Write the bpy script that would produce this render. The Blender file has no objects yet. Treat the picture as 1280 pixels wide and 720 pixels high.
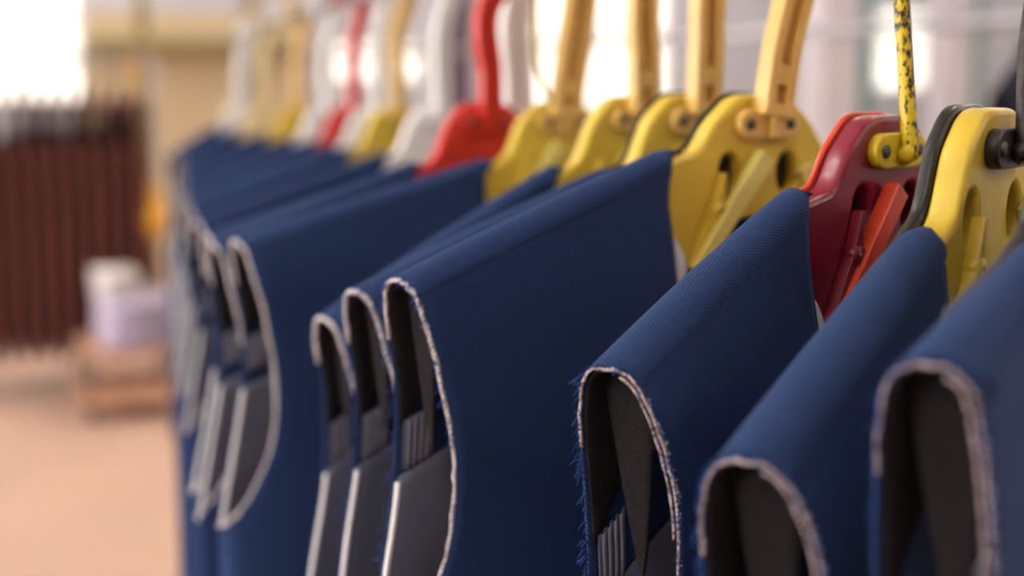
import bpy, math, random
import numpy as np
from mathutils import Vector, Matrix

# ------------------------------------------------------------------ camera, world, light, exposure
CAM_H = 1.5                      # eye height above the floor
F = 1800.0                       # focal length in pixels of the 1280 x 720 frame
PITCH = math.atan(260 / F)
YAW = math.atan(740 / F * math.cos(PITCH))
RAIL_X = 0.43                    # rail runs along +Y this far to the right of the camera
scene = bpy.context.scene
col = scene.collection
cam_d = bpy.data.cameras.new('camera'); cam = bpy.data.objects.new('camera', cam_d); col.objects.link(cam)
cam.location = (0, 0, CAM_H)
cam.rotation_euler = (math.pi / 2 - PITCH, 0, -YAW)
cam_d.sensor_width = 36; cam_d.lens = F / 1280 * 36
cam_d.clip_start = 0.02; cam_d.clip_end = 100
cam_d.dof.use_dof = True; cam_d.dof.focus_distance = 0.61; cam_d.dof.aperture_fstop = 4.0
scene.camera = cam

world = bpy.data.worlds.new('world'); scene.world = world; world.use_nodes = True
wb = world.node_tree.nodes['Background']
wb.inputs[0].default_value = (0.85, 0.9, 1.0, 1); wb.inputs[1].default_value = 0.35

scene.view_settings.view_transform = 'Standard'
scene.view_settings.look = 'None'
scene.view_settings.gamma = 1.0
scene.view_settings.exposure = 0.55
scene.view_settings.use_curve_mapping = False
DAY_LEFT = 4.6                   # daylight strength of the side windows
DAY_BACK = 0.95                   # daylight strength of the far windows
LAMP = 30.0                      # strength of the unseen, added fluorescent tubes

FWD = np.array([math.cos(PITCH) * math.sin(YAW), math.cos(PITCH) * math.cos(YAW), -math.sin(PITCH)])
RGT = np.array([math.cos(YAW), -math.sin(YAW), 0.0])
UPV = np.cross(RGT, FWD)
CAMP = np.array([0, 0, CAM_H])
def ray(x, y): return FWD + RGT * (x - 640) / F + UPV * (360 - y) / F
def at_y(x, y, Y): d = ray(x, y); return CAMP + d * (Y / d[1])      # point where a pixel's ray meets the plane y = Y
def at_x(x, y, X): d = ray(x, y); return CAMP + d * (X / d[0])
RAIL_K = .11                     # the rail drifts this much to the right per metre
def at_rail(x, y):
    d = ray(x, y); return CAMP + d * ((RAIL_X - .69 * RAIL_K) / (d[0] - RAIL_K * d[1]))
def at_floor(x, y): d = ray(x, y); return CAMP + d * (-CAM_H / d[2])

random.seed(7)
# ------------------------------------------------------------------ materials
def s2l(c): return tuple(((v / 255) / 12.92 if v / 255 <= .04045 else ((v / 255 + .055) / 1.055) ** 2.4) for v in c)
MATS = {}
def mat(name, rgb, rough=.5, noise=0.0, nscale=20, bump=0.0, bscale=200, emit=0, metal=0, sheen=0, spec=.5, coat=0, lin=False):
    if name in MATS: return MATS[name]
    m = bpy.data.materials.new(name); m.use_nodes = True; nt = m.node_tree; b = nt.nodes['Principled BSDF']
    c = rgb if lin else s2l(rgb); c4 = (*c, 1)
    b.inputs['Base Color'].default_value = c4; b.inputs['Roughness'].default_value = rough; b.inputs['Metallic'].default_value = metal
    b.inputs['Specular IOR Level'].default_value = spec
    if sheen: b.inputs['Sheen Weight'].default_value = sheen; b.inputs['Sheen Roughness'].default_value = .45
    if coat: b.inputs['Coat Weight'].default_value = coat; b.inputs['Coat Roughness'].default_value = .15
    if emit: b.inputs['Emission Color'].default_value = c4; b.inputs['Emission Strength'].default_value = emit
    tc = nt.nodes.new('ShaderNodeTexCoord')
    if noise:
        n = nt.nodes.new('ShaderNodeTexNoise'); n.inputs['Scale'].default_value = nscale; n.inputs['Detail'].default_value = 5
        nt.links.new(tc.outputs['Object'], n.inputs['Vector'])
        r = nt.nodes.new('ShaderNodeMapRange'); r.inputs[1].default_value = .3; r.inputs[2].default_value = .7
        r.inputs[3].default_value = 1 - noise; r.inputs[4].default_value = 1 + noise
        nt.links.new(n.outputs['Fac'], r.inputs[0])
        mx = nt.nodes.new('ShaderNodeMix'); mx.data_type = 'RGBA'; mx.blend_type = 'MULTIPLY'; mx.inputs[0].default_value = 1
        mx.inputs[6].default_value = c4; nt.links.new(r.outputs[0], mx.inputs[7]); nt.links.new(mx.outputs[2], b.inputs['Base Color'])
    if bump:
        n = nt.nodes.new('ShaderNodeTexNoise'); n.inputs['Scale'].default_value = bscale; n.inputs['Detail'].default_value = 4
        nt.links.new(tc.outputs['Object'], n.inputs['Vector'])
        bp = nt.nodes.new('ShaderNodeBump'); bp.inputs['Strength'].default_value = bump; bp.inputs['Distance'].default_value = .001
        nt.links.new(n.outputs['Fac'], bp.inputs['Height']); nt.links.new(bp.outputs[0], b.inputs['Normal'])
    MATS[name] = m; return m

def fabric(name, rgb_a, rgb_b, sheen=.14):
    """fine twill: two crossing wave textures in the cloth's own metres (UV)"""
    m = bpy.data.materials.new(name); m.use_nodes = True; nt = m.node_tree; b = nt.nodes['Principled BSDF']; L = nt.links.new
    b.inputs['Roughness'].default_value = .82; b.inputs['Specular IOR Level'].default_value = .15
    b.inputs['Sheen Weight'].default_value = sheen; b.inputs['Sheen Roughness'].default_value = .4
    b.inputs['Sheen Tint'].default_value = (.3, .5, 1, 1)
    uv = nt.nodes.new('ShaderNodeTexCoord')
    def wave(rot, sc):
        mp = nt.nodes.new('ShaderNodeMapping'); mp.inputs['Rotation'].default_value = (0, 0, rot); L(uv.outputs['UV'], mp.inputs['Vector'])
        w = nt.nodes.new('ShaderNodeTexWave'); w.inputs['Scale'].default_value = sc; w.inputs['Distortion'].default_value = .6
        w.inputs['Detail'].default_value = 1; w.inputs['Detail Scale'].default_value = 1.0
        L(mp.outputs[0], w.inputs['Vector']); return w
    w1 = wave(.9, 250); w2 = wave(-.55, 230)
    mul = nt.nodes.new('ShaderNodeMath'); mul.operation = 'MULTIPLY'; L(w1.outputs['Fac'], mul.inputs[0]); L(w2.outputs['Fac'], mul.inputs[1])
    n = nt.nodes.new('ShaderNodeTexNoise'); n.inputs['Scale'].default_value = 420; n.inputs['Detail'].default_value = 3; L(uv.outputs['UV'], n.inputs['Vector'])
    ad = nt.nodes.new('ShaderNodeMath'); ad.operation = 'MULTIPLY_ADD'; L(n.outputs['Fac'], ad.inputs[0]); ad.inputs[1].default_value = .7; L(mul.outputs[0], ad.inputs[2])
    mx = nt.nodes.new('ShaderNodeMix'); mx.data_type = 'RGBA'; L(ad.outputs[0], mx.inputs[0])
    mx.inputs[6].default_value = (*s2l(rgb_a), 1); mx.inputs[7].default_value = (*s2l(rgb_b), 1)
    L(mx.outputs[2], b.inputs['Base Color'])
    bp = nt.nodes.new('ShaderNodeBump'); bp.inputs['Strength'].default_value = .6; bp.inputs['Distance'].default_value = .0004
    L(ad.outputs[0], bp.inputs['Height']); L(bp.outputs[0], b.inputs['Normal'])
    MATS[name] = m; return m

def chipped(name, paint, under):
    m = bpy.data.materials.new(name); m.use_nodes = True; nt = m.node_tree; b = nt.nodes['Principled BSDF']; L = nt.links.new
    tc = nt.nodes.new('ShaderNodeTexCoord'); mp = nt.nodes.new('ShaderNodeMapping'); mp.inputs['Scale'].default_value = (1, 1, .55); L(tc.outputs['Object'], mp.inputs[0])
    n = nt.nodes.new('ShaderNodeTexNoise'); n.inputs['Scale'].default_value = 420; n.inputs['Detail'].default_value = 6; n.inputs['Roughness'].default_value = .7; L(mp.outputs[0], n.inputs['Vector'])
    sx = nt.nodes.new('ShaderNodeSeparateXYZ'); L(tc.outputs['Object'], sx.inputs[0])
    # wear sits on the side of the rod turned away from the tip (local -x)
    mr = nt.nodes.new('ShaderNodeMapRange'); mr.inputs[1].default_value = .004; mr.inputs[2].default_value = -.006; mr.inputs[3].default_value = -.14; mr.inputs[4].default_value = .10
    L(sx.outputs[0], mr.inputs[0])
    a = nt.nodes.new('ShaderNodeMath'); a.operation = 'ADD'; L(n.outputs['Fac'], a.inputs[0]); L(mr.outputs[0], a.inputs[1])
    g = nt.nodes.new('ShaderNodeMath'); g.operation = 'GREATER_THAN'; g.inputs[1].default_value = .455; L(a.outputs[0], g.inputs[0])
    mx = nt.nodes.new('ShaderNodeMix'); mx.data_type = 'RGBA'; L(g.outputs[0], mx.inputs[0]); mx.inputs[6].default_value = (*s2l(paint), 1); mx.inputs[7].default_value = (*s2l(under), 1)
    L(mx.outputs[2], b.inputs['Base Color']); b.inputs['Roughness'].default_value = .4
    MATS[name] = m; return m

def stitched(name, light, dark):
    m = bpy.data.materials.new(name); m.use_nodes = True; nt = m.node_tree; b = nt.nodes['Principled BSDF']; L = nt.links.new
    tc = nt.nodes.new('ShaderNodeTexCoord')
    n = nt.nodes.new('ShaderNodeTexNoise'); n.inputs['Scale'].default_value = 700; n.inputs['Detail'].default_value = 2; L(tc.outputs['Object'], n.inputs['Vector'])
    r = nt.nodes.new('ShaderNodeValToRGB'); r.color_ramp.elements[0].position = .38; r.color_ramp.elements[1].position = .55
    r.color_ramp.elements[0].color = (*s2l(dark), 1); r.color_ramp.elements[1].color = (*s2l(light), 1)
    L(n.outputs['Fac'], r.inputs[0]); L(r.outputs[0], b.inputs['Base Color']); b.inputs['Roughness'].default_value = .9
    bp = nt.nodes.new('ShaderNodeBump'); bp.inputs['Strength'].default_value = .8; bp.inputs['Distance'].default_value = .001
    L(n.outputs['Fac'], bp.inputs['Height']); L(bp.outputs[0], b.inputs['Normal'])
    MATS[name] = m; return m

NAVY = fabric('navy_twill', (14, 25, 52), (46, 69, 116))
BROWNCLOTH = fabric('brown_cloth', (86, 46, 36), (122, 70, 54), .1)
BLACKCLOTH = fabric('black_cloth', (16, 17, 26), (28, 30, 42), .1)
FELT = mat('felt', (36, 32, 34), .95, noise=.3, nscale=500, bump=.6, bscale=900, spec=.1)
LINING = mat('lining', (108, 111, 130), .6, noise=.08, nscale=60, sheen=.2)
STRIPE_D = mat('ribbon_ground', (92, 94, 112), .7); STRIPE_L = mat('ribbon_stripe', (140, 140, 156), .7)
TAPE = stitched('stitched_tape', (206, 188, 190), (84, 70, 76))
TAPE2 = stitched('pale_stitched_tape', (240, 230, 230), (150, 138, 142))
PIPING = mat('white_piping', (238, 236, 236), .8, noise=.06, nscale=300, bump=.4, bscale=600)
THREAD = mat('blue_thread', (40, 78, 150), .8); WTHREAD = mat('white_thread', (225, 220, 222), .8)
SEAM = mat('seam_thread', (20, 34, 74), .9)
FACING = mat('white_facing', (214, 212, 216), .9, bump=.3, bscale=700)
def plastic(name, rgb, rough=.38, noise=.10): return mat(name, rgb, rough, noise=noise, nscale=45, bump=.12, bscale=260, coat=.15)
YEL = plastic('yellow_plastic', (222, 190, 62)); YEL2 = plastic('ochre_plastic', (230, 188, 100)); WEBM = plastic('brown_orange_web', (204, 138, 66), .6); LEV = plastic('lemon_plastic', (228, 214, 116))
MAR = plastic('maroon_plastic', (132, 22, 48), .3); ORG = plastic('orange_red_plastic', (226, 76, 48), .35)
RED = plastic('red_plastic', (214, 44, 40), .4); WHT = plastic('white_plastic', (240, 238, 234), .45, .04); CRM = plastic('cream_plastic', (226, 206, 150), .45, .04)
BLKP = plastic('black_plastic', (22, 21, 24), .4); HOLE_SHADE = mat('painted_hole_shade', (44, 32, 32), .8)  # last one: dark colour standing in for shade inside the plate holes
STEEL = mat('steel', (168, 168, 174), .3, metal=1, noise=.08, nscale=40)
DARKSTEEL = mat('dark_steel', (70, 66, 66), .4, metal=.8, noise=.3, nscale=200, bump=.2, bscale=400)
SCREW = mat('screw_steel', (96, 90, 84), .45, metal=.7)
CHIP = chipped('chipped_yellow_paint', (232, 200, 26), (44, 36, 34))
YPAINT = mat('yellow_paint', (226, 196, 34), .4, noise=.15, nscale=150, bump=.2, bscale=300)

# ------------------------------------------------------------------ mesh helpers
def link(name, me, m, parent=None, smooth=True):
    o = bpy.data.objects.new(name, me); col.objects.link(o)
    if m is not None and not me.materials: me.materials.append(m)
    if smooth: me.polygons.foreach_set('use_smooth', [True] * len(me.polygons))
    if parent is not None: o.parent = parent
    return o
def empty(name, loc, rz=0):
    o = bpy.data.objects.new(name, None); col.objects.link(o); o.location = loc; o.rotation_euler = (0, 0, rz); o.empty_display_size = .05; return o
def tag(o, label, cat, group=None, kind=None):
    if label: o['label'] = label
    if cat: o['category'] = cat
    if group: o['group'] = group
    if kind: o['kind'] = kind
    return o
def grid(name, P, UV, m, parent, thick=0.0):
    """P: rows x cols x 3"""
    R, C = P.shape[:2]
    faces = [(i * C + j, i * C + j + 1, (i + 1) * C + j + 1, (i + 1) * C + j) for i in range(R - 1) for j in range(C - 1)]
    me = bpy.data.meshes.new(name); me.from_pydata(P.reshape(-1, 3).tolist(), [], faces)
    if UV is not None:
        ul = me.uv_layers.new(name='uv'); U = UV.reshape(-1, 2)
        idx = np.empty(len(me.loops), dtype=np.int32); me.loops.foreach_get('vertex_index', idx)
        ul.data.foreach_set('uv', U[idx].astype(np.float32).ravel())
    o = link(name, me, m, parent)
    if thick:
        md = o.modifiers.new('thickness', 'SOLIDIFY'); md.thickness = thick; md.offset = 0
    return o
def tube_data(pts, rad, n=8, flat=1.0, jitter=0.0):
    pts = [np.array(p, float) for p in pts]; K = len(pts); vs = []; fs = []
    prev = None
    for i, p in enumerate(pts):
        t = pts[min(i + 1, K - 1)] - pts[max(i - 1, 0)]; t = t / (np.linalg.norm(t) + 1e-12)
        if prev is None:
            a = np.array([0, 1, 0]) if abs(t[1]) < .9 else np.array([1, 0, 0])
        else: a = prev
        a = a - t * (a @ t); a /= np.linalg.norm(a) + 1e-12; prev = a
        b = np.cross(t, a)
        r = rad[i] if hasattr(rad, '__len__') else rad
        for k in range(n):
            w = 2 * math.pi * k / n; rr = r * (1 + random.uniform(-jitter, jitter))
            vs.append(p + a * (rr * math.cos(w)) + b * (rr * flat * math.sin(w)))
    for i in range(K - 1):
        for k in range(n):
            fs.append((i * n + k, i * n + (k + 1) % n, (i + 1) * n + (k + 1) % n, (i + 1) * n + k))
    fs.append(tuple(range(n))[::-1]); fs.append(tuple((K - 1) * n + k for k in range(n)))
    return vs, fs
def mesh_of(name, parts, m, parent, smooth=True):
    vs = []; fs = []
    for v, f in parts:
        o = len(vs); vs += [tuple(map(float, p)) for p in v]; fs += [tuple(i + o for i in q) for q in f]
    me = bpy.data.meshes.new(name); me.from_pydata(vs, [], fs); return link(name, me, m, parent, smooth)
def tube(name, pts, rad, m, parent, n=8, flat=1.0, jitter=0.0): return mesh_of(name, [tube_data(pts, rad, n, flat, jitter)], m, parent)
def box_data(c, h, rot=None):
    v = [np.array([x * h[0], y * h[1], z * h[2]]) for x in (-1, 1) for y in (-1, 1) for z in (-1, 1)]
    if rot is not None: v = [np.array(rot @ Vector(p)) for p in v]
    v = [p + np.array(c) for p in v]
    return v, [(0, 1, 3, 2), (4, 6, 7, 5), (0, 4, 5, 1), (2, 3, 7, 6), (0, 2, 6, 4), (1, 5, 7, 3)]
def box(name, c, h, m, parent=None, rot=None, bevel=0.0):
    o = mesh_of(name, [box_data(c, h, rot)], m, parent, smooth=False)
    if bevel: b = o.modifiers.new('bevel', 'BEVEL'); b.width = bevel; b.segments = 2
    return o
def filled(name, loops, y0, y1, bevel, m, parent, res=2):
    """bevelled flat shape in the local x-z plane between depths y0 and y1, further loops cut holes"""
    cu = bpy.data.curves.new(name, 'CURVE'); cu.dimensions = '2D'; cu.fill_mode = 'BOTH'
    for lp in loops:
        sp = cu.splines.new('POLY'); sp.points.add(len(lp) - 1)
        for p, (x, z) in zip(sp.points, lp): p.co = (x, z, 0, 1)
        sp.use_cyclic_u = True
    cu.extrude = max((y1 - y0) / 2 - bevel, .0002); cu.bevel_depth = bevel; cu.bevel_resolution = res; cu.offset = -bevel
    tmp = bpy.data.objects.new('tmp', cu); me = bpy.data.meshes.new_from_object(tmp)
    bpy.data.objects.remove(tmp); bpy.data.curves.remove(cu)
    me.transform(Matrix(((1, 0, 0, 0), (0, 0, 1, (y0 + y1) / 2), (0, 1, 0, 0), (0, 0, 0, 1)))); me.flip_normals()
    me.name = name; o = link(name, me, m, parent)
    es = o.modifiers.new('split', 'EDGE_SPLIT'); es.split_angle = math.radians(42)
    return o
def catmull(pts, n):
    P = [np.array(p, float) for p in pts]; P = [2 * P[0] - P[1]] + P + [2 * P[-1] - P[-2]]; out = []
    for i in range(1, len(P) - 2):
        for k in range(n):
            t = k / n
            out.append(.5 * ((2 * P[i]) + (-P[i - 1] + P[i + 1]) * t + (2 * P[i - 1] - 5 * P[i] + 4 * P[i + 1] - P[i + 2]) * t * t + (-P[i - 1] + 3 * P[i] - 3 * P[i + 1] + P[i + 2]) * t ** 3))
    out.append(P[-2]); return out
def smooth01(x): x = min(max(x, 0), 1); return x * x * (3 - 2 * x)
def ell(cx, cz, a, b, n=24, rot=0):
    return [(cx + a * math.cos(w) * math.cos(rot) - b * math.sin(w) * math.sin(rot), cz + a * math.cos(w) * math.sin(rot) + b * math.sin(w) * math.cos(rot)) for w in (2 * math.pi * k / n for k in range(n))]

# ------------------------------------------------------------------ the jacket body
QU = .205                                   # armhole depth from shoulder to underarm
FRONT_A = ([0, .15, .35, .55, .75, .9, .97, 1.0], [0, -.007, -.016, -.021, -.018, -.004, .008, .018])
BACK_A = ([0, .15, .35, .55, .75, .9, .97, 1.0], [0, -.003, -.008, -.006, .004, .012, .016, .018])
class Cut:
    """one jacket's measurements in its own frame: x along the shoulder, y towards the front, z up, origin at the hook"""
    def __init__(c, st, zt, rt=.020, rn=.011, th=.034, length=.70, ph=0., zn=-.027, qu=QU, sn=.064):
        c.st, c.zt, c.rt, c.rn, c.th, c.length, c.ph, c.zn, c.qu = st, zt, rt, rn, th, length, ph, zn, qu
        c.side = st + .018; c.sn = sn; c.tape = .0015; c.seam = rt * 1.05; c.flare = 1.0
    def ridge(c, a):
        if a <= c.sn: return c.zn - .008 * (1 - (a / c.sn) ** 2)
        t = (a - c.sn) / (c.st - c.sn)
        return c.zn + (c.zt - c.zn) * (t + .10 * t * (t - 1))
    def S(c, side, s, q, d=0.0):
        """point on the cloth: side +1 front / -1 back, s along shoulder, q length of cloth below the ridge, d inwards"""
        a = abs(s); t = min(max((a - c.sn) / (c.st - c.sn), 0), 1)
        r = max(c.rn + (c.rt - c.rn) * t ** .8 - d, .002)
        pm = math.radians(58 if side > 0 else 80)
        if side < 0: r *= .9
        zr = c.ridge(a) - d
        phi = min(q / r, pm); y = r * math.sin(phi); z = zr - r * (1 - math.cos(phi)); q2 = max(q - r * pm, 0)
        lens = math.sqrt(max(0, 1 - (a / c.side) ** 2))
        yl = max(c.th * lens - d * (1 if lens > .12 else lens / .12), 0)
        if side > 0: yl *= 1 + .45 * c.flare
        y += math.cos(pm) * .030 * (c.flare if side > 0 else 1) * (1 - math.exp(-q2 / .030)) * (.35 + .65 * t)
        k = smooth01(q2 / .17)
        y = y + (yl - y) * k
        y += .0045 * math.sin(a * 38 + c.ph + q * 7) * smooth01(q2 / .3) * lens + .0016 * math.sin(q * 60 + a * 20 + c.ph * 2) * smooth01(q2 / .08) * lens
        z -= q2 * (1 - .02 * k)
        return np.array([s, side * y, z])
    def edge(c, side, q):
        A = FRONT_A if side > 0 else BACK_A
        h = q / c.qu
        if h >= 1: return c.side
        return c.st + np.interp(h, *FINE[side])
    def neck(c, q):
        return float(np.interp(q, [0, .03, .08, .12, .30, .34], [c.sn, c.sn + .006, c.sn + .004, c.sn, .012, .0015]))
FINE = {}
for sd, A in ((1, FRONT_A), (-1, BACK_A)):
    cc = catmull(list(zip(*A)), 10); FINE[sd] = ([p[0] for p in cc], [p[1] for p in cc])

def qrows(c, n0=10, n1=22, n2=16):
    arc = c.rt * 1.4
    a = list(np.linspace(0, arc, n0, endpoint=False)); b = list(np.linspace(arc, c.qu * .86, n1, endpoint=False))
    e = list(np.linspace(c.qu * .86, c.qu, 12)); f = list(np.linspace(c.qu, c.length, n2 + 1))[1:]
    return a + b + e + f

def panel(name, c, side, half, m, parent, cols=26, thick=.0012):
    qs = [q for q in qrows(c) if q > c.seam + .0005]; qs = [c.seam] + qs; P = np.zeros((len(qs), cols, 3)); U = np.zeros((len(qs), cols, 2))
    for i, q in enumerate(qs):
        q = max(q, c.seam) if side > 0 else q
        s0 = c.neck(q) if side > 0 else 0.0; s1 = c.edge(side, q)
        for j in range(cols):
            w = j / (cols - 1); s = s0 + (s1 - s0) * w
            P[i, j] = c.S(side, half * s, q); U[i, j] = (s, q)
    return grid(name, P, U, m, parent, thick)

def back_whole(name, c, m, parent, cols=70):
    # the back yoke reaches over the ridge to the shoulder seam, except along the neck
    qs = list(np.linspace(-c.seam, 0, 9)[:-1]) + qrows(c); P = np.zeros((len(qs), cols, 3)); U = np.zeros((len(qs), cols, 2))
    for i, q in enumerate(qs):
        s1 = c.edge(1, -q) if q < 0 else c.edge(-1, q)
        for j in range(cols):
            s = s1 * (1 - 2 * j / (cols - 1)); qq = q
            if q < 0: qq = q * smooth01((abs(s) - c.sn + .006) / .010)
            P[i, j] = c.S(1, s, -qq) if qq < 0 else c.S(-1, s, qq); U[i, j] = (s, q)
    return grid(name, P, U, m, parent, .0012)

def inner(name, c, side, qf, m, parent, s_in, inset=.001, d=.0025, rows=14, cols=16, q0=lambda w: 0.0):
    """a layer inside the cloth reaching from the armhole edge inwards by s_in; qf(w) is its lower edge, w = 0 at the armhole"""
    P = np.zeros((rows, cols, 3))
    for j in range(cols):
        w = j / (cols - 1)
        for i in range(rows):
            qa, qb = q0(w), qf(w); q = qa + (qb - qa) * i / (rows - 1)
            P[i, j] = c.S(side, c.edge(side, q) - inset - s_in * w, q, d)
    return grid(name, P, None, m, parent, .0012)

def jacket(c, loc, rz, detail=2, cloth=None, threads=False):
    cloth = cloth or NAVY
    o = empty('suit_jacket', loc, rz)
    for hf in (1, -1): panel('front_panel', c, 1, hf, cloth, o)
    back_whole('back_panel', c, cloth, o)
    if detail == 0: return o
    E = lambda sd, q, dd=0, off=0: c.S(sd, c.edge(sd, q) + off, q, dd)
    qa = list(np.linspace(.0, c.rt * 1.4, 10)) + list(np.linspace(c.rt * 1.5, c.qu * .86, 30)) + list(np.linspace(c.qu * .87, c.qu * .999, 16))
    bend = [q for q in qa if q < .047]
    jt = lambda: np.array([random.uniform(-.0004, .0004) for _ in range(3)])
    TP = TAPE2 if getattr(c, 'bright', False) else TAPE
    # edge tape: down the front edge, and a short way down the back edge
    tube('armhole_tape', [E(-1, q, .0008, .0004) + jt() for q in bend[::-1]] + [E(1, q, .0008, .0004) + jt() for q in qa[1:]], c.tape, TP, o, 7, 1.0, .25)
    if detail > 1:
        tube('inner_tape', [E(1, q, .004, -.001) for q in qa if .004 < q < .085], .0006, TAPE, o, 6, 1.0, .3)
    tube('white_piping', [E(-1, q, .003, -.001) for q in qa if q > c.qu * .54], .0021, PIPING, o, 7, .7, .06)
    inner('back_lining', c, -1, lambda w: c.qu * 1.25, LINING, o, .10, .0015, .0024, 20, 12, lambda w: c.qu * .555)
    inner('front_lining', c, 1, lambda w: c.qu * 1.25, LINING, o, .10, .016, .0024, 20, 12, lambda w: c.qu * .555)
    # shoulder felt: back layer with a slanting lower edge, front layer
    inner('shoulder_felt', c, -1, lambda w: .088 - .05 * w, FELT, o, .06, .0012, .0028)
    inner('shoulder_felt', c, 1, lambda w: .060 + .02 * w, FELT, o, .06, .0012, .0028)
    if detail > 1:
        # loose felt tongue hanging in the middle of the opening
        P = np.zeros((10, 6, 3))
        for i in range(10):
            for j in range(6):
                k = i / 9; w = (j / 5 - .5) * .030 * (1 - k) ** .8
                P[i, j] = (c.st - .012 - k * .004, w * .9 + .002 + .005 * k, c.zt - .006 - k * .082)
        grid('felt_tongue', P, None, FELT, o, .0015)
    # striped ribbon end on the inside of the back
    q0, q1, sw = .084, .1095, .017
    rb = None
    for k in range(9):
        a, b = k / 9, (k + 1) / 9
        P = np.array([[c.S(-1, c.edge(-1, q) - .003 - sw * w, q, .0034 + (.0006 if k % 2 else 0)) for w in (a, (a + b) / 2, b)] for q in np.linspace(q0, q1, 5)])
        ob = grid('ribbon' if k == 0 else 'ribbon_stripe', P, None, STRIPE_L if k % 2 else STRIPE_D, o if k == 0 else rb, .0006)
        if k == 0: rb = ob
    # shoulder seam, slightly to the front of the ridge
    for hf in (1, -1):
        tube('shoulder_seam', [c.S(1, hf * s, c.seam, -.0004) for s in np.linspace(c.sn + .004, c.st - .004, 40)], .0004, SEAM, o, 5)
    # pale facing showing at the neck edge
    P = np.array([[c.S(1, c.neck(q) - .0015 - .007 * w * math.sin(math.pi * (q - .048) / .034), q, .0015) for w in (0, .5, 1)] for q in np.linspace(.048, .082, 8)])
    grid('neck_facing', P, None, FACING, o, .0008)
    if threads:
        parts = []
        for k in range(130):
            sd = random.choice((-1, -1, 1)); q = random.uniform(.004, .16 if sd < 0 else .10)
            p = E(sd, q); ln = random.uniform(.002, .006)
            dv = np.array([1.0, random.uniform(-.5, .5), random.uniform(-1.0, .4)]); dv /= np.linalg.norm(dv)
            mid = p + dv * ln * .5 + np.array([0, 0, .0006]); parts.append(tube_data([p, mid, p + dv * ln - np.array([0, 0, ln * .25])], [.00022, .0002, .00012], 4))
        tag(mesh_of('frayed_threads', parts, THREAD, o), None, None, kind='stuff')
        parts = []
        for k in range(60):
            q = random.uniform(.02, .2); p = E(1, q); ln = random.uniform(.0005, .0013)
            dv = np.array([random.uniform(-.6, 1), random.uniform(.2, 1), random.uniform(-.8, .8)]); dv /= np.linalg.norm(dv)
            parts.append(tube_data([p, p + dv * ln], [.00028, .00018], 4))
        tag(mesh_of('tape_fuzz', parts, WTHREAD, o), None, None, kind='stuff')
    return o

# ------------------------------------------------------------------ the hanger
def hook_path(lean, h=.150, cx=0.0, r=.019):
    """centre line in the hanger's x-z plane: up from the bracket, then over the rail at (cx, h)"""
    pts = [(0, .004), (lean * .35, min(.04, h * .27)), (lean + cx * .02, h * .57), (cx - r * .97, h - .012)]
    if abs(cx) > .02: pts[2] = (lean, h * .62)
    p = [tuple(q) for q in catmull(pts, 10)]
    for k in range(1, 15):
        w = math.pi + .25 - (math.pi + .9) * k / 14; p.append((cx + r * math.cos(w), h + r * math.sin(w)))
    return p
def strap(name, path, y, width, m, parent, web_m):
    """moulded strap hook: two raised rails, a recessed web and solid cross blocks"""
    P = [np.array([x, 0, z]) for x, z in path]; parts = []
    N = []
    for i in range(len(P)):
        t = P[min(i + 1, len(P) - 1)] - P[max(i - 1, 0)]; t /= np.linalg.norm(t); N.append(np.array([-t[2], 0, t[0]]))
    def ribbon(off, hw, y0, y1, i0=0, i1=None):
        v = []; f = []; rng = range(i0, (i1 if i1 is not None else len(P)))
        for i in rng:
            for (o_, yy) in ((off - hw, y0), (off + hw, y0), (off + hw, y1), (off - hw, y1)): v.append(P[i] + N[i] * o_ + np.array([0, yy, 0]))
        n = len(rng)
        for i in range(n - 1):
            for k in range(4): f.append((i * 4 + k, i * 4 + (k + 1) % 4, (i + 1) * 4 + (k + 1) % 4, (i + 1) * 4 + k))
        f.append((3, 2, 1, 0)); f.append(tuple((n - 1) * 4 + k for k in range(4))); parts.append((v, f))
    e = width * .165
    ribbon(width / 2 - e, e, y - .0058, y + .0058); ribbon(-width / 2 + e, e, y - .0058, y + .0058)
    ribbon(0, width / 2 - 2 * e, y - .0012, y + .0012); web = parts.pop()
    for a, b in ((0, 3), (5, 9), (24, 27)): ribbon(0, width / 2 - 2 * e + .0002, y - .0052, y + .0052, a, b)
    o = mesh_of(name, parts, m, parent, smooth=False); mesh_of('hook_web', [web], web_m, o, smooth=False); bv = o.modifiers.new('bevel', 'BEVEL'); bv.width = .0006; bv.segments = 2; bv.limit_method = 'ANGLE'
    return o

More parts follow.
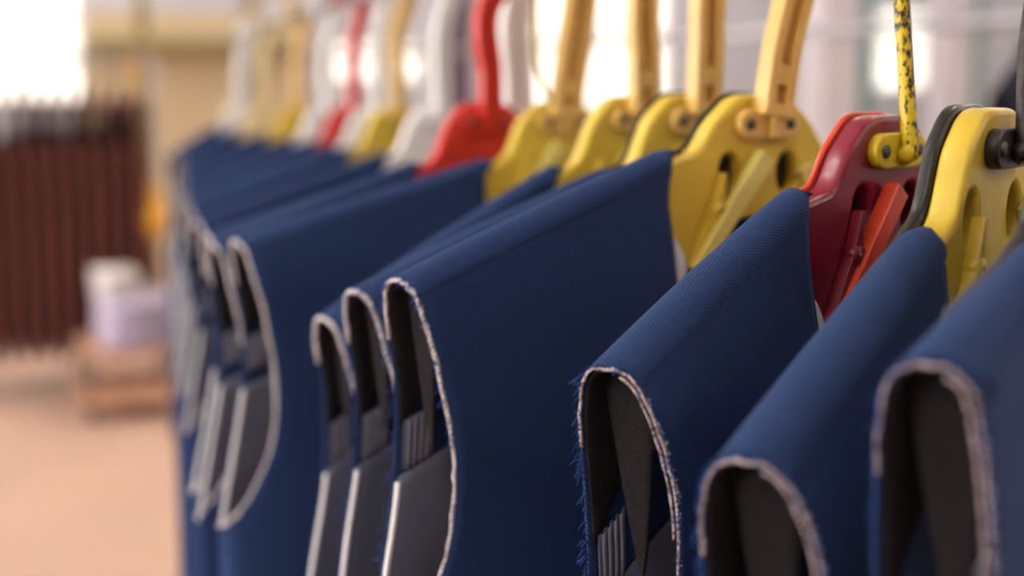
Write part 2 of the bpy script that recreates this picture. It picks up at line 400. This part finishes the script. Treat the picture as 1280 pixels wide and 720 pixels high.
def hanger(c, loc, rz, plate_m, hook='strap', hook_m=None, bracket_m=None, back_m=None, lever_m=None, leg_m=None, lean=-.008, swidth=.0180, detail=2, roll=0, plate_h=.016, clip=True, web_m=None, back_t=.0090, rod_r=.0038, left_lever=True, hook_h=.150, hook_dx=0.0, holes_x=(.0235, -.0180)):
    o = empty('suit_hanger', loc, rz)
    top = [(0, plate_h), (.012, plate_h), (.020, plate_h - .0025), (.027, plate_h - .008), (.036, min(plate_h - .0165, (plate_h + c.zn) * .5 + .004)), (.046, (plate_h - .031) * .3 + c.zn * .7), (.057, c.zn - .0035)]
    arm = [(a, c.ridge(a) - .006) for a in np.linspace(max(.068, c.sn), c.st - .05, 8)]
    tipa = c.st - .045
    low = [(tipa, c.ridge(tipa) - .014), (tipa - .006, c.ridge(tipa) - .024)] + [(a, c.ridge(a) - .030 - .022 * (1 - (a - .07) / (tipa - .07)) ** 2) for a in np.linspace(tipa - .02, .074, 5)]
    bot = [(.062, -.083), (.050, -.076), (.036, -.060), (.018, -.053), (0, -.052)]
    half = [tuple(p) for p in catmull(top, 4)] + arm + low + bot
    out = half + [(-x, z) for x, z in half[::-1][1:-1]]
    holes = [ell(hx, -.0275, .0075, .0118, 22) for hx in holes_x]
    filled('plate', [out] + holes, -.006, .007, .0028, plate_m, o)
    for hx in holes_x: filled('hole_shade_disc', [ell(hx, -.0275, .0082, .0125, 22)], -.0045, -.0015, .0002, HOLE_SHADE, o, 1)  # dark disc in each hole paints the shade of the hollow plate
    if back_m:
        sb = [(x * 1.0 + .0, z + .0015 if abs(x) < .06 else z) for x, z in out]
        filled('back_plate', [sb], -.0064 - back_t, -.0064, min(.0022, back_t * .4), back_m, o)
    # bracket with two screws and a centre fin
    bm_ = bracket_m or plate_m
    w, hh = .0215, .0082
    oval = [(w - hh + hh * math.cos(a), hh * math.sin(a)) for a in np.linspace(-math.pi / 2, math.pi / 2, 10)] + [(-(w - hh) + hh * math.cos(a), hh * math.sin(a)) for a in np.linspace(math.pi / 2, 3 * math.pi / 2, 10)]
    br = filled('bracket', [oval], .0066, .0125, .0012, bm_, o)
    for sg in (1, -1):
        tube('screw', [(sg * .0145, .0110, 0), (sg * .0145, .0132, 0), (sg * .0145, .0138, 0)], [.0031, .0031, .0022], SCREW, br, 14)
    hm = hook_m or plate_m
    if hook == 'strap':
        mesh_of('fin', [box_data((0, .014, -.001), (.0022, .0035, .0062))], bm_, br, smooth=False)
        strap('hook', hook_path(lean, hook_h, hook_dx), .0135, swidth, hm, o, web_m or hm)
    elif hook == 'rod':
        pts = [(0, .0165, -.004)] + [(x, .0165 * max(0, 1 - z / .12) , z) for x, z in hook_path(lean, hook_h, hook_dx)]
        tube('hook', pts, rod_r, hm, o, 14)
        tube('weld', [(.001, .0125, -.0035), (.001, .0155, -.002), (-.0005, .0165, .004)], [.004, .0048, .0034], bracket_m, br, 10, 1, .12)
    if clip and detail > 0:
        for (p0, p1, dd, vis) in (((.004, -.0175), (.052, -.079), .013, 1), ((-.026, -.024), (-.060, -.080), .011, 1)):
            lm = lever_m or plate_m; gm = leg_m or plate_m
            a = np.array(p0); b = np.array(p1); t = (b - a) / np.linalg.norm(b - a); n = np.array([-t[1], t[0]])
            hwid = .0056
            quad = [tuple(a + n * hwid), tuple(a - n * hwid), tuple(b - n * hwid * .75), tuple(b + n * hwid * .75)]
            if left_lever or p1[0] < 0: filled('clip_lever', [quad], dd - .0045, dd + .0035, .001, lm, o)
            sg = 1 if p1[0] > p0[0] else -1
            pv = a + (b - a) * .50 + np.array([sg * .0135, .004]) * .55
            q = pv + np.array([-sg * .004, .020]); e = b + np.array([sg * .001, .004])
            leg = filled('clip_leg', [[tuple(q + np.array([-.0012, 0])), tuple(q + np.array([.0012, 0])), (pv[0] + .0034, pv[1] + .001), tuple(e + np.array([.0020, 0])), tuple(e - np.array([.0020, 0])), (pv[0] - .0034, pv[1] - .001)]], dd - .0058, dd + .0002, .0006, gm, o, 1)
            tube('pivot', [(pv[0], dd - .006, pv[1]), (pv[0], dd + .0012, pv[1])], .0044, gm, leg, 14)
            tube('pin', [(pv[0], dd, pv[1]), (pv[0], dd + .0020, pv[1])], .0011, SCREW, leg, 10)
    return o

# ------------------------------------------------------------------ the room
def struct(o, kind='structure'): o['kind'] = kind; return o
X0, X1, Y0, Y1, ZC = -3.4, 11.5, -3.5, 11.0, 3.6
WALL = mat('plaster', (216, 217, 226), .9, noise=.04, nscale=2, bump=.1, bscale=60)
BEIGE = mat('beige_plaster', (226, 204, 166), .9, noise=.04, nscale=2, bump=.1, bscale=60)
FLOORM = mat('floor', (200, 164, 142), .75, noise=.06, nscale=1.5)
CEILM = mat('ceiling_paint', (232, 230, 228), .9)
FRAME = mat('window_frame', (226, 224, 222), .6)
PANE = mat('daylit_pane', (255, 250, 240), .4, emit=DAY_BACK); PANE_L = mat('daylit_pane_side', (245, 249, 255), .4, emit=DAY_LEFT)
TUBE = mat('fluorescent_tube', (255, 250, 240), .5, emit=LAMP); LAMPB = mat('lamp_body', (236, 236, 234), .5)
def wall_with_holes(name, axis, pos, lo, hi, holes, m, th=.12):
    """wall in the plane axis = pos, spanning lo..hi, with rectangular openings (a0, a1, z0, z1)"""
    xs = sorted({lo, hi, *[h[0] for h in holes], *[h[1] for h in holes]}); zs = sorted({0, ZC, *[h[2] for h in holes], *[h[3] for h in holes]})
    parts = []
    for a0, a1 in zip(xs, xs[1:]):
        for z0, z1 in zip(zs, zs[1:]):
            ca, cz = (a0 + a1) / 2, (z0 + z1) / 2
            if any(h[0] < ca < h[1] and h[2] < cz < h[3] for h in holes): continue
            cc = (ca, pos, cz) if axis == 'y' else (pos, ca, cz); hh = ((a1 - a0) / 2, th / 2, (z1 - z0) / 2) if axis == 'y' else (th / 2, (a1 - a0) / 2, (z1 - z0) / 2)
            parts.append(box_data(cc, hh))
    return struct(mesh_of(name, parts, m, None, smooth=False))
WN = 0
def window(axis, pos, h, nx, nz, pane_m, inward):
    global WN; WN += 1
    a0, a1, z0, z1 = h; fr = []
    B = lambda ca, cz, ha, hz, t: box_data((ca, pos, cz) if axis == 'y' else (pos, ca, cz), (ha, t, hz) if axis == 'y' else (t, ha, hz))
    fw = .035
    w = struct(mesh_of('window_%d' % WN, [B((a0 + a1) / 2, z0 + fw / 2, (a1 - a0) / 2, fw / 2, .05), B((a0 + a1) / 2, z1 - fw / 2, (a1 - a0) / 2, fw / 2, .05), B(a0 + fw / 2, (z0 + z1) / 2, fw / 2, (z1 - z0) / 2 - fw, .05), B(a1 - fw / 2, (z0 + z1) / 2, fw / 2, (z1 - z0) / 2 - fw, .05)], FRAME, None, smooth=False))
    aw = (a1 - a0 - 2 * fw) / nx; zw = (z1 - z0 - 2 * fw) / nz
    for i in range(1, nx): mesh_of('mullion', [B(a0 + fw + i * aw, (z0 + z1) / 2, .012, (z1 - z0) / 2 - fw, .03)], FRAME, w, smooth=False)
    for k in range(1, nz): mesh_of('mullion', [B((a0 + a1) / 2, z0 + fw + k * zw, (a1 - a0) / 2 - fw, .012, .028)], FRAME, w, smooth=False)
    for i in range(nx):
        for k in range(nz):
            mesh_of('pane', [B(a0 + fw + (i + .5) * aw, z0 + fw + (k + .5) * zw, aw / 2 - .012, zw / 2 - .012, .004)], pane_m, w, smooth=False)
    return w
struct(box('floor', ((X0 + X1) / 2, (Y0 + Y1) / 2, -.05), ((X1 - X0) / 2 + .2, (Y1 - Y0) / 2 + .2, .05), FLOORM))
struct(box('ceiling', ((X0 + X1) / 2, (Y0 + Y1) / 2, ZC + .05), ((X1 - X0) / 2 + .2, (Y1 - Y0) / 2 + .2, .05), CEILM))
def wx(px): return float(at_y(px, 100, Y1)[0])
def wz(py, px=640): return float(at_y(px, py, Y1)[2])
back_w = [(wx(-60), wx(108), 1.30, 3.2), (wx(398), wx(530), wz(106), wz(50)), (wx(655), wx(838), wz(140), 3.2), (wx(1092), wx(1163), wz(118), wz(-5))]
left_w = [(-2.6 + i * 2.3, -0.9 + i * 2.3, 1.0, 3.1) for i in range(1, 5)]
wall_with_holes('wall_back', 'y', Y1 + .06, X0, X1, back_w, WALL)
wall_with_holes('wall_left', 'x', X0 - .06, Y0, Y1, left_w, BEIGE)
wall_with_holes('wall_right', 'x', X1 + .06, Y0, Y1, [], WALL)
wall_with_holes('wall_front', 'y', Y0 - .06, X0, X1, [], WALL)
for h, n in zip(back_w, ((2, 3), (3, 1), (2, 3), (1, 2))): window('y', Y1 + .05, h, n[0], n[1], PANE, -1)
for h in left_w: window('x', X0 - .05, h, 3, 3, PANE_L, 1)
for i, yy in enumerate((-1.2, 1.6, 4.4, 7.2, 9.7)):  # unseen lamps; the back and right rows are added to brighten the far walls
    for j, xx in enumerate((-1.2, 2.2, 5.4, 8.8)):
        l = empty('added_ceiling_lamp', (xx, yy, ZC)); tag(l, 'unseen white fluorescent ceiling lamp, added to light the room', 'lamp', 'added ceiling lamps')
        box('housing', (0, 0, -.03), (.09, .62, .03), LAMPB, l)
        for s in (-1, 1): tube('lamp_tube', [(s * .045, -.58, -.078), (s * .045, .58, -.078)], .014, TUBE, l, 10)

# ------------------------------------------------------------------ the row of jackets on the rail
# hook base pixel (its distance is where that ray meets the rail's plane), shoulder tip pixel, shoulder length in metres
ROW = [
 dict(h=(1380, 205), t=(1158, 452), yaw=30, zn=-0.022, rt=.0155, th=.020, fl=.45, tape=.0006, st='plain', hl='yellow hanger at the right edge of the photo, holding the nearest jacket', jl='nearest navy jacket body at the far right, its open armhole facing the camera'),
 dict(h=(1232, 184), t=(930, 573), yaw=30, zn=-0.028, rt=.0175, th=.022, tape=.0007, st='steelhook', hl='glossy yellow hanger with black back plate and dark steel hook', jl='navy jacket body with the lowest shoulder, hung on the glossy yellow and black hanger'),
 dict(h=(1099, 187), t=(757, 458), yaw=22, zn=-0.015, rt=.017, th=.024, sn=.069, tape=.0007, st='maroon', hl='maroon hanger with orange lever and chipped yellow steel hook', jl='navy jacket body with frayed blue armhole threads, hung on the maroon hanger'),
 dict(h=(945, 154), t=(495, 348), yaw=9, zn=-0.013, rt=.0185, th=.028, fl=.5, tape=.0010, st='strap', lean=-.016, hl='yellow hanger showing two holes, a pale clip lever and a strap hook', jl='navy jacket body with wide smooth front in the centre of the photo'),
 dict(h=(862, 150), t=(443, 362), yaw=9, zn=-0.028, rt=.0185, fl=.5, tape=.0013, st='strap', lean=-.003, hl='yellow strap-hook hanger just behind the big yellow two-hole hanger plate', jl='navy jacket body tucked just behind the wide central jacket'),
 dict(h=(790, 149), t=(402, 396), yaw=7, zn=-0.03, rt=.0185, fl=.5, tape=.0013, st='strap', lean=.001, hl='yellow strap-hook hanger, third from the maroon hanger', jl='navy jacket body with lowest tip of the three close armholes left of centre'),
 dict(h=(697, 152), t=(294, 300), yaw=3, zn=-0.028, sw=.025, st='strap', lean=-.012, hl='yellow hanger in front of the red one, with a thin wire beside its hook', jl='navy jacket body with long white-edged oval armhole fully in view'),
 dict(h=(604, 152), t=(264, 304), yaw=4, zn=-0.032, Y=1.125, st='far', m='red', lean=.0, hl='nearest red hanger, right behind the blurred yellow hanger', jl='navy jacket body hung on the nearest red hanger'),
 dict(h=(640, 150), t=(256, 292), yaw=3, zn=-0.032, Y=1.185, st='far', m='white', sw=.025, lean=.003, hl='white hanger just right of the nearest red hook', jl='navy jacket body hung on the white hanger right of the nearest red hook'),
 dict(h=(545, 152), t=(243, 276), yaw=8, zn=-0.032, st='far', m='white', lean=.0, hl='white hanger just left of the nearest red hanger', jl='blurred navy jacket body hung on the white hanger left of the nearest red one'),
 dict(h=(492, 150), t=(234, 262), yaw=10, zn=-0.032, st='far', m='yellow', lean=.002, hl='blurred yellow hanger between two white hangers', jl='blurred navy jacket body on the yellow hanger between two white ones'),
 dict(h=(468, 148), t=(229, 251), yaw=12, zn=-0.032, st='far', m='white', lean=.0, hl='blurred white hanger just right of the far red hanger', jl='blurred navy jacket body on the white hanger right of the far red one'),
 dict(h=(437, 146), t=(225, 240), yaw=14, zn=-0.032, st='far', m='red', lean=-.002, hl='farther of the two red hangers', jl='blurred navy jacket body hung on the farther red hanger'),
 dict(h=(407, 145), t=(223, 227), yaw=14, zn=-0.032, st='far', m='white', lean=.0, hl='blurred white hanger just left of the far red hanger', jl='blurred navy jacket body on the white hanger left of the far red one'),
 dict(h=(370, 142), t=(222, 212), yaw=16, zn=-0.032, st='far', m='yellow', lean=.0, hl='farthest blurred yellow hanger', jl='blurred navy jacket body on the farthest yellow hanger'),
 dict(h=(328, 140), t=(224, 199), yaw=18, zn=-0.032, st='far', m='cream', lean=.0, hl='blurred cream hanger near the far end of the rail', jl='blurred navy jacket body on the cream hanger, second from the far end'),
 dict(h=(297, 138), Y=3.55, t=(212, 193), yaw=32, zn=-0.032, st='far', m='white', lean=.0, hl='last blurred white hanger at the far end of the rail', jl='last blurred navy jacket body at the far end of the rail'),
]
RAIL_Z = None
FARM = dict(red=(RED, RED), white=(WHT, WHT), yellow=(YEL, YEL2), cream=(CRM, CRM))
for i, g in enumerate(ROW):
    H = at_y(*g['h'], g['Y']) if 'Y' in g else at_rail(*g['h'])
    e = ray(*g['t']); ya = math.radians(g['yaw'])       # the tip lies where its ray meets the hanger's upright plane
    tt, kk = np.linalg.solve(np.array([[e[0], math.cos(ya)], [e[1], math.sin(ya)]]), H[:2]); T = CAMP + e * tt
    v = T - H; st = math.hypot(v[0], v[1]); rz = math.atan2(v[1], v[0])
    g['info'] = (H, T, math.degrees(rz) - 180 if rz > 0 else math.degrees(rz) + 180, st, v[2])
    c = Cut(st, v[2], rt=g.get('rt', .020), th=g.get('th', (.020 if i < 9 else .026) if i > 6 else .034), ph=i * 1.7, qu=.222 if i > 5 else QU, zn=g['zn'], sn=g.get('sn', .064)); c.tape = g.get('tape', .0015); c.flare = g.get('fl', .45 if i > 6 else 1); c.bright = i > 2
    near = i < 7
    j = jacket(c, tuple(H), rz, detail=2 if i < 6 else 1, threads=i < 5)
    tag(j, g['jl'], 'jacket', 'navy jacket bodies on the rail')
    hk = dict(hook_h=CAM_H + .122 - H[2], hook_dx=-(RAIL_X + RAIL_K * (H[1] - .69) - H[0]))   # where the rail passes above this hanger
    if g['st'] == 'plain': ho = hanger(c, tuple(H), rz, YEL, 'strap', YEL2, lean=-.01, back_m=BLKP, **hk)
    elif g['st'] == 'steelhook': ho = hanger(c, tuple(H), rz, YEL, 'rod', DARKSTEEL, DARKSTEEL, BLKP, LEV, YEL, lean=-.036, back_t=.0065, left_lever=False, holes_x=(.031, -.018), **hk)
    elif g['st'] == 'maroon': ho = hanger(c, tuple(H), rz, MAR, 'rod', CHIP, YPAINT, ORG, ORG, MAR, lean=-.005, back_t=.0028, **hk)
    elif g['st'] == 'strap': ho = hanger(c, tuple(H), rz, YEL, 'strap', YEL2, YEL2, BLKP if i in (3, 4) else None, LEV, YEL, lean=g['lean'], web_m=WEBM, back_t=.002, holes_x=(.0235, -.018) if i == 3 else (), swidth=g.get('sw', .020), **hk)
    else: ho = hanger(c, tuple(H), rz, FARM[g['m']][0], 'strap', FARM[g['m']][1], detail=0, lean=g['lean'], holes_x=(), swidth=g.get('sw', .018), **hk)
    tag(ho, g['hl'], 'hanger', 'plastic hangers on the rail')
    if i == 6:
        tube('wire', [(x, .012, z) for x, z in catmull([(.004, .006), (.014, .020), (.021, .034), (.026, .052), (.027, .09), (.024, .13), (.0, .168)], 8)], .0026, mat('olive_wire', (168, 146, 40), .4), ho, 8)
    print('ROW', i, g['st'], np.round(H, 3), np.round(T, 3), 'yaw %.0f st %.3f drop %.3f' % g['info'][2:])

# the rail the hangers hang from, on posts
rail = empty('garment_rail', (RAIL_X + RAIL_K * .91, 1.6, 0), -math.atan(RAIL_K)); tag(rail, 'steel rail above the frame carrying the row of navy jackets', 'rail')
tube('rail_bar', [(0, -1.6, CAM_H - .028 + .150), (0, 2.1, CAM_H - .028 + .150)], .0125, STEEL, rail, 16)
for yy in (-1.5, 2.07):
    tube('post', [(0, yy, .03), (0, yy, CAM_H - .028 + .150)], .016, STEEL, rail, 14)
    box('foot', (0, yy, .015), (.28, .025, .015), STEEL, rail)

# ------------------------------------------------------------------ background
# a second steel rail running parallel, with a black jacket on it
R2X = 2.2; R2Z = CAM_H + .0587 * R2X
r2 = empty('garment_rail', (R2X, 3.5, 0)); tag(r2, 'pale steel rail running behind the hangers at upper right', 'rail')
tube('rail_bar', [(0, -2.2, R2Z), (0, 5.5, R2Z)], .016, STEEL, r2, 16)
for yy in (-2.1, 5.4):
    tube('post', [(0, yy, .03), (0, yy, R2Z)], .018, STEEL, r2, 14); box('foot', (0, yy, .015), (.28, .03, .015), STEEL, r2)
p = at_x(1278, 95, R2X)
bc = Cut(.23, -.085, th=.04, length=.75)
bj = jacket(bc, (R2X, p[1], R2Z - .062), math.pi + math.radians(38), 0, BLACKCLOTH); tag(bj, 'blurred black jacket hanging on the rail at the upper right edge', 'jacket')
bh = hanger(bc, (R2X, p[1], R2Z - .062), math.pi + math.radians(38), BLKP, 'rod', DARKSTEEL, DARKSTEEL, detail=0, lean=-.01, hook_h=.062); tag(bh, 'black hanger with steel hook holding the blurred black jacket', 'hanger')

# brown coats on a rack at the far left
RY = 7.3
ra, rb_ = at_y(-60, 105, RY), at_y(176, 105, RY)
BR = Cut(.24, -.09, rt=.026, th=.036, length=1.22); BR.flare = .2
rk = empty('coat_rack', ((ra[0] + rb_[0]) / 2, RY, 0)); tag(rk, 'steel rack carrying the brown coats at far left', 'rack')
hw = (rb_[0] - ra[0]) / 2 + .05
tube('rack_bar', [(-hw, 0, CAM_H + .11), (hw, 0, CAM_H + .11)], .015, STEEL, rk, 12)
for sx in (-hw, hw):
    tube('post', [(sx, 0, .03), (sx, 0, CAM_H + .11)], .016, STEEL, rk, 12); box('foot', (sx, 0, .015), (.03, .22, .015), STEEL, rk)
proto = None
NB = 11
for k in range(NB):
    x = ra[0] + (rb_[0] - ra[0]) * (k + .5) / NB
    loc = (x, RY, CAM_H - .04); rz = math.radians(90 + random.uniform(-2, 2)) + math.pi
    if proto is None:
        o = proto = jacket(BR, loc, rz, 0, BROWNCLOTH); proto.name = 'brown_coat'
        hproto = hanger(BR, loc, rz, BLKP, 'rod', DARKSTEEL, DARKSTEEL, detail=0, lean=-.008); hproto.name = 'coat_hanger'; ho = hproto
    else:
        o = proto.copy(); col.objects.link(o); ho = hproto.copy(); col.objects.link(ho)
        for src, dst in ((proto, o), (hproto, ho)):
            for ch in src.children:
                cc = ch.copy(); col.objects.link(cc); cc.parent = dst
                for gch in ch.children: gg = gch.copy(); col.objects.link(gg); gg.parent = cc
        o.location = ho.location = loc; o.rotation_euler = ho.rotation_euler = (0, 0, rz)
    tag(o, 'blurred dark brown coat packed on the rack at far left', 'coat', 'brown coats on the far left rack')
    tag(ho, 'blurred black hanger holding a brown coat on the far left rack', 'hanger', 'hangers on the far left rack')

# trolley with pale cloths beside the rack
def folded(name, c, h, m, n=5):
    parts = []
    for k in range(n):
        z = c[2] + h[2] * 2 * (k + .5) / n
        parts.append(tube_data([(c[0] - h[0], c[1], z), (c[0] + h[0], c[1], z)], h[1], 12, h[2] / n * 1.02 / h[1]))
    return mesh_of(name, parts, m, None)
tp = at_y(160, 400, 6.7)
trl = empty('trolley', (tp[0], tp[1], 0)); tag(trl, 'low brown trolley under the pale cloths beside the brown coats', 'trolley')
WOOD = mat('trolley_wood', (196, 150, 120), .6, noise=.15, nscale=8)
box('deck', (0, 0, .10), (.24, .30, .02), WOOD, trl); box('shelf', (0, 0, .30), (.22, .28, .015), WOOD, trl)
for sx in (-1, 1):
    for sy in (-1, 1):
        tube('upright', [(sx * .2, sy * .26, .11), (sx * .2, sy * .26, .31)], .014, DARKSTEEL, trl, 8); tube('wheel', [(sx * .2 - .015, sy * .26, .04), (sx * .2 + .015, sy * .26, .04)], .04, BLKP, trl, 14)
tag(folded('folded_cloth', (tp[0] + .02, tp[1], .317), (.15, .26, .11), mat('lavender_cloth', (214, 200, 220), .9), 5), 'pale lavender folded cloths on the trolley beside the brown coats', 'cloth')
q = at_y(128, 350, tp[1])
tag(folded('folded_cloth', (tp[0] - .05, tp[1] + .02, .545), (.09, .2, .05), mat('white_cloth', (236, 226, 222), .9), 3), 'small white folded cloths on top of the lavender stack', 'cloth')
# orange-yellow bag hanging at the end of the rack
bp_ = at_y(190, 268, RY - .15)
me_pts = [(0, 0, .16), (0, 0, .10), (0, 0, .05), (0, 0, -.02), (0, 0, -.08), (0, 0, -.12)]
bag = empty('cloth_bag', tuple(bp_)); tag(bag, 'blurred orange-yellow cloth bag hanging beside the brown coats', 'bag')
tube('bag_body', me_pts, [.02, .05, .09, .115, .10, .04], mat('orange_cloth', (232, 168, 62), .9, noise=.1, nscale=30), bag, 14, .7, .06)
tube('strap', [(0, 0, .15), (-.04, .05, .35), (-.05, .14, CAM_H + .125 - bp_[2])], .008, mat('orange_cloth', (232, 168, 62)), bag, 8)

# columns and pipes along the far wall
COLM = mat('column_paint', (226, 222, 230), .8, noise=.03, nscale=3); TEAL = mat('teal_paint', (72, 140, 138), .6); MAUVE = mat('mauve_cloth', (150, 128, 146), .9, noise=.1, nscale=6)
def column(px0, px1, Y, m, label, name='column', cat='column', kind=True):
    a, b = at_y(px0, 100, Y)[0], at_y(px1, 100, Y)[0]; o = box(name, ((a + b) / 2, Y, ZC / 2), ((b - a) / 2, .14, ZC / 2 - .001), m, bevel=.01)
    tag(o, label, cat); return o
column(1012, 1062, 9.4, COLM, 'wide pale column left of the small bright window at upper right')
column(1168, 1202, 9.4, COLM, 'narrow pale column right of the small bright window')
def pipe(px, Y, r, m, label):
    a = at_y(px, 100, Y)[0]; o = empty('pipe', (a, Y, 0)); tag(o, label, 'pipe')
    tube('pipe_run', [(0, 0, .02), (0, 0, ZC - .005)], r, m, o, 14); tube('collar', [(0, 0, 1.9), (0, 0, 1.98)], r * 1.35, m, o, 14)
pipe(1078, 10.4, .075, TEAL, 'teal vertical pipe just left of the small bright window'); pipe(1214, 10.4, .085, TEAL, 'teal vertical pipe right of the narrow pale column')
pipe(318, 10.4, .05, mat('olive_paint', (150, 132, 84), .6), 'olive vertical pipe at the far left behind the last hangers'); pipe(180, 10.4, .04, mat('olive_paint', (150, 132, 84)), 'thin olive vertical pipe behind the brown coats')
# long shelf beam on the far wall
a, b = at_y(108, 56, 10.6), at_y(385, 56, 10.6)
tag(box('wall_shelf', ((a[0] + b[0]) / 2, 10.8, a[2]), ((b[0] - a[0]) / 2, .19, .05), mat('olive_paint', (150, 132, 84))), 'long olive shelf beam across the far wall at upper left', 'shelf')
a, b = at_y(110, 160, Y1 - .02), at_y(385, 160, Y1 - .02)
struct(box('trim_1', ((a[0] + b[0]) / 2, Y1 - .015, 1.0), ((b[0] - a[0]) / 2, .012, 1.0), BEIGE))
# mauve curtain behind the white hangers
a, b = at_y(552, 60, 9.8)[0], at_y(590, 60, 9.8)[0]
P = np.zeros((4, 40, 3))
for i in range(4):
    for j in range(40): P[i, j] = (a + (b - a) * j / 39, 9.8 + .04 * math.sin(j * 1.1), [.05, 1.2, 2.4, ZC - .02][i])
cu = grid('curtain', P, None, MAUVE, None, .004); tag(cu, 'narrow mauve curtain far behind the white hangers', 'curtain')
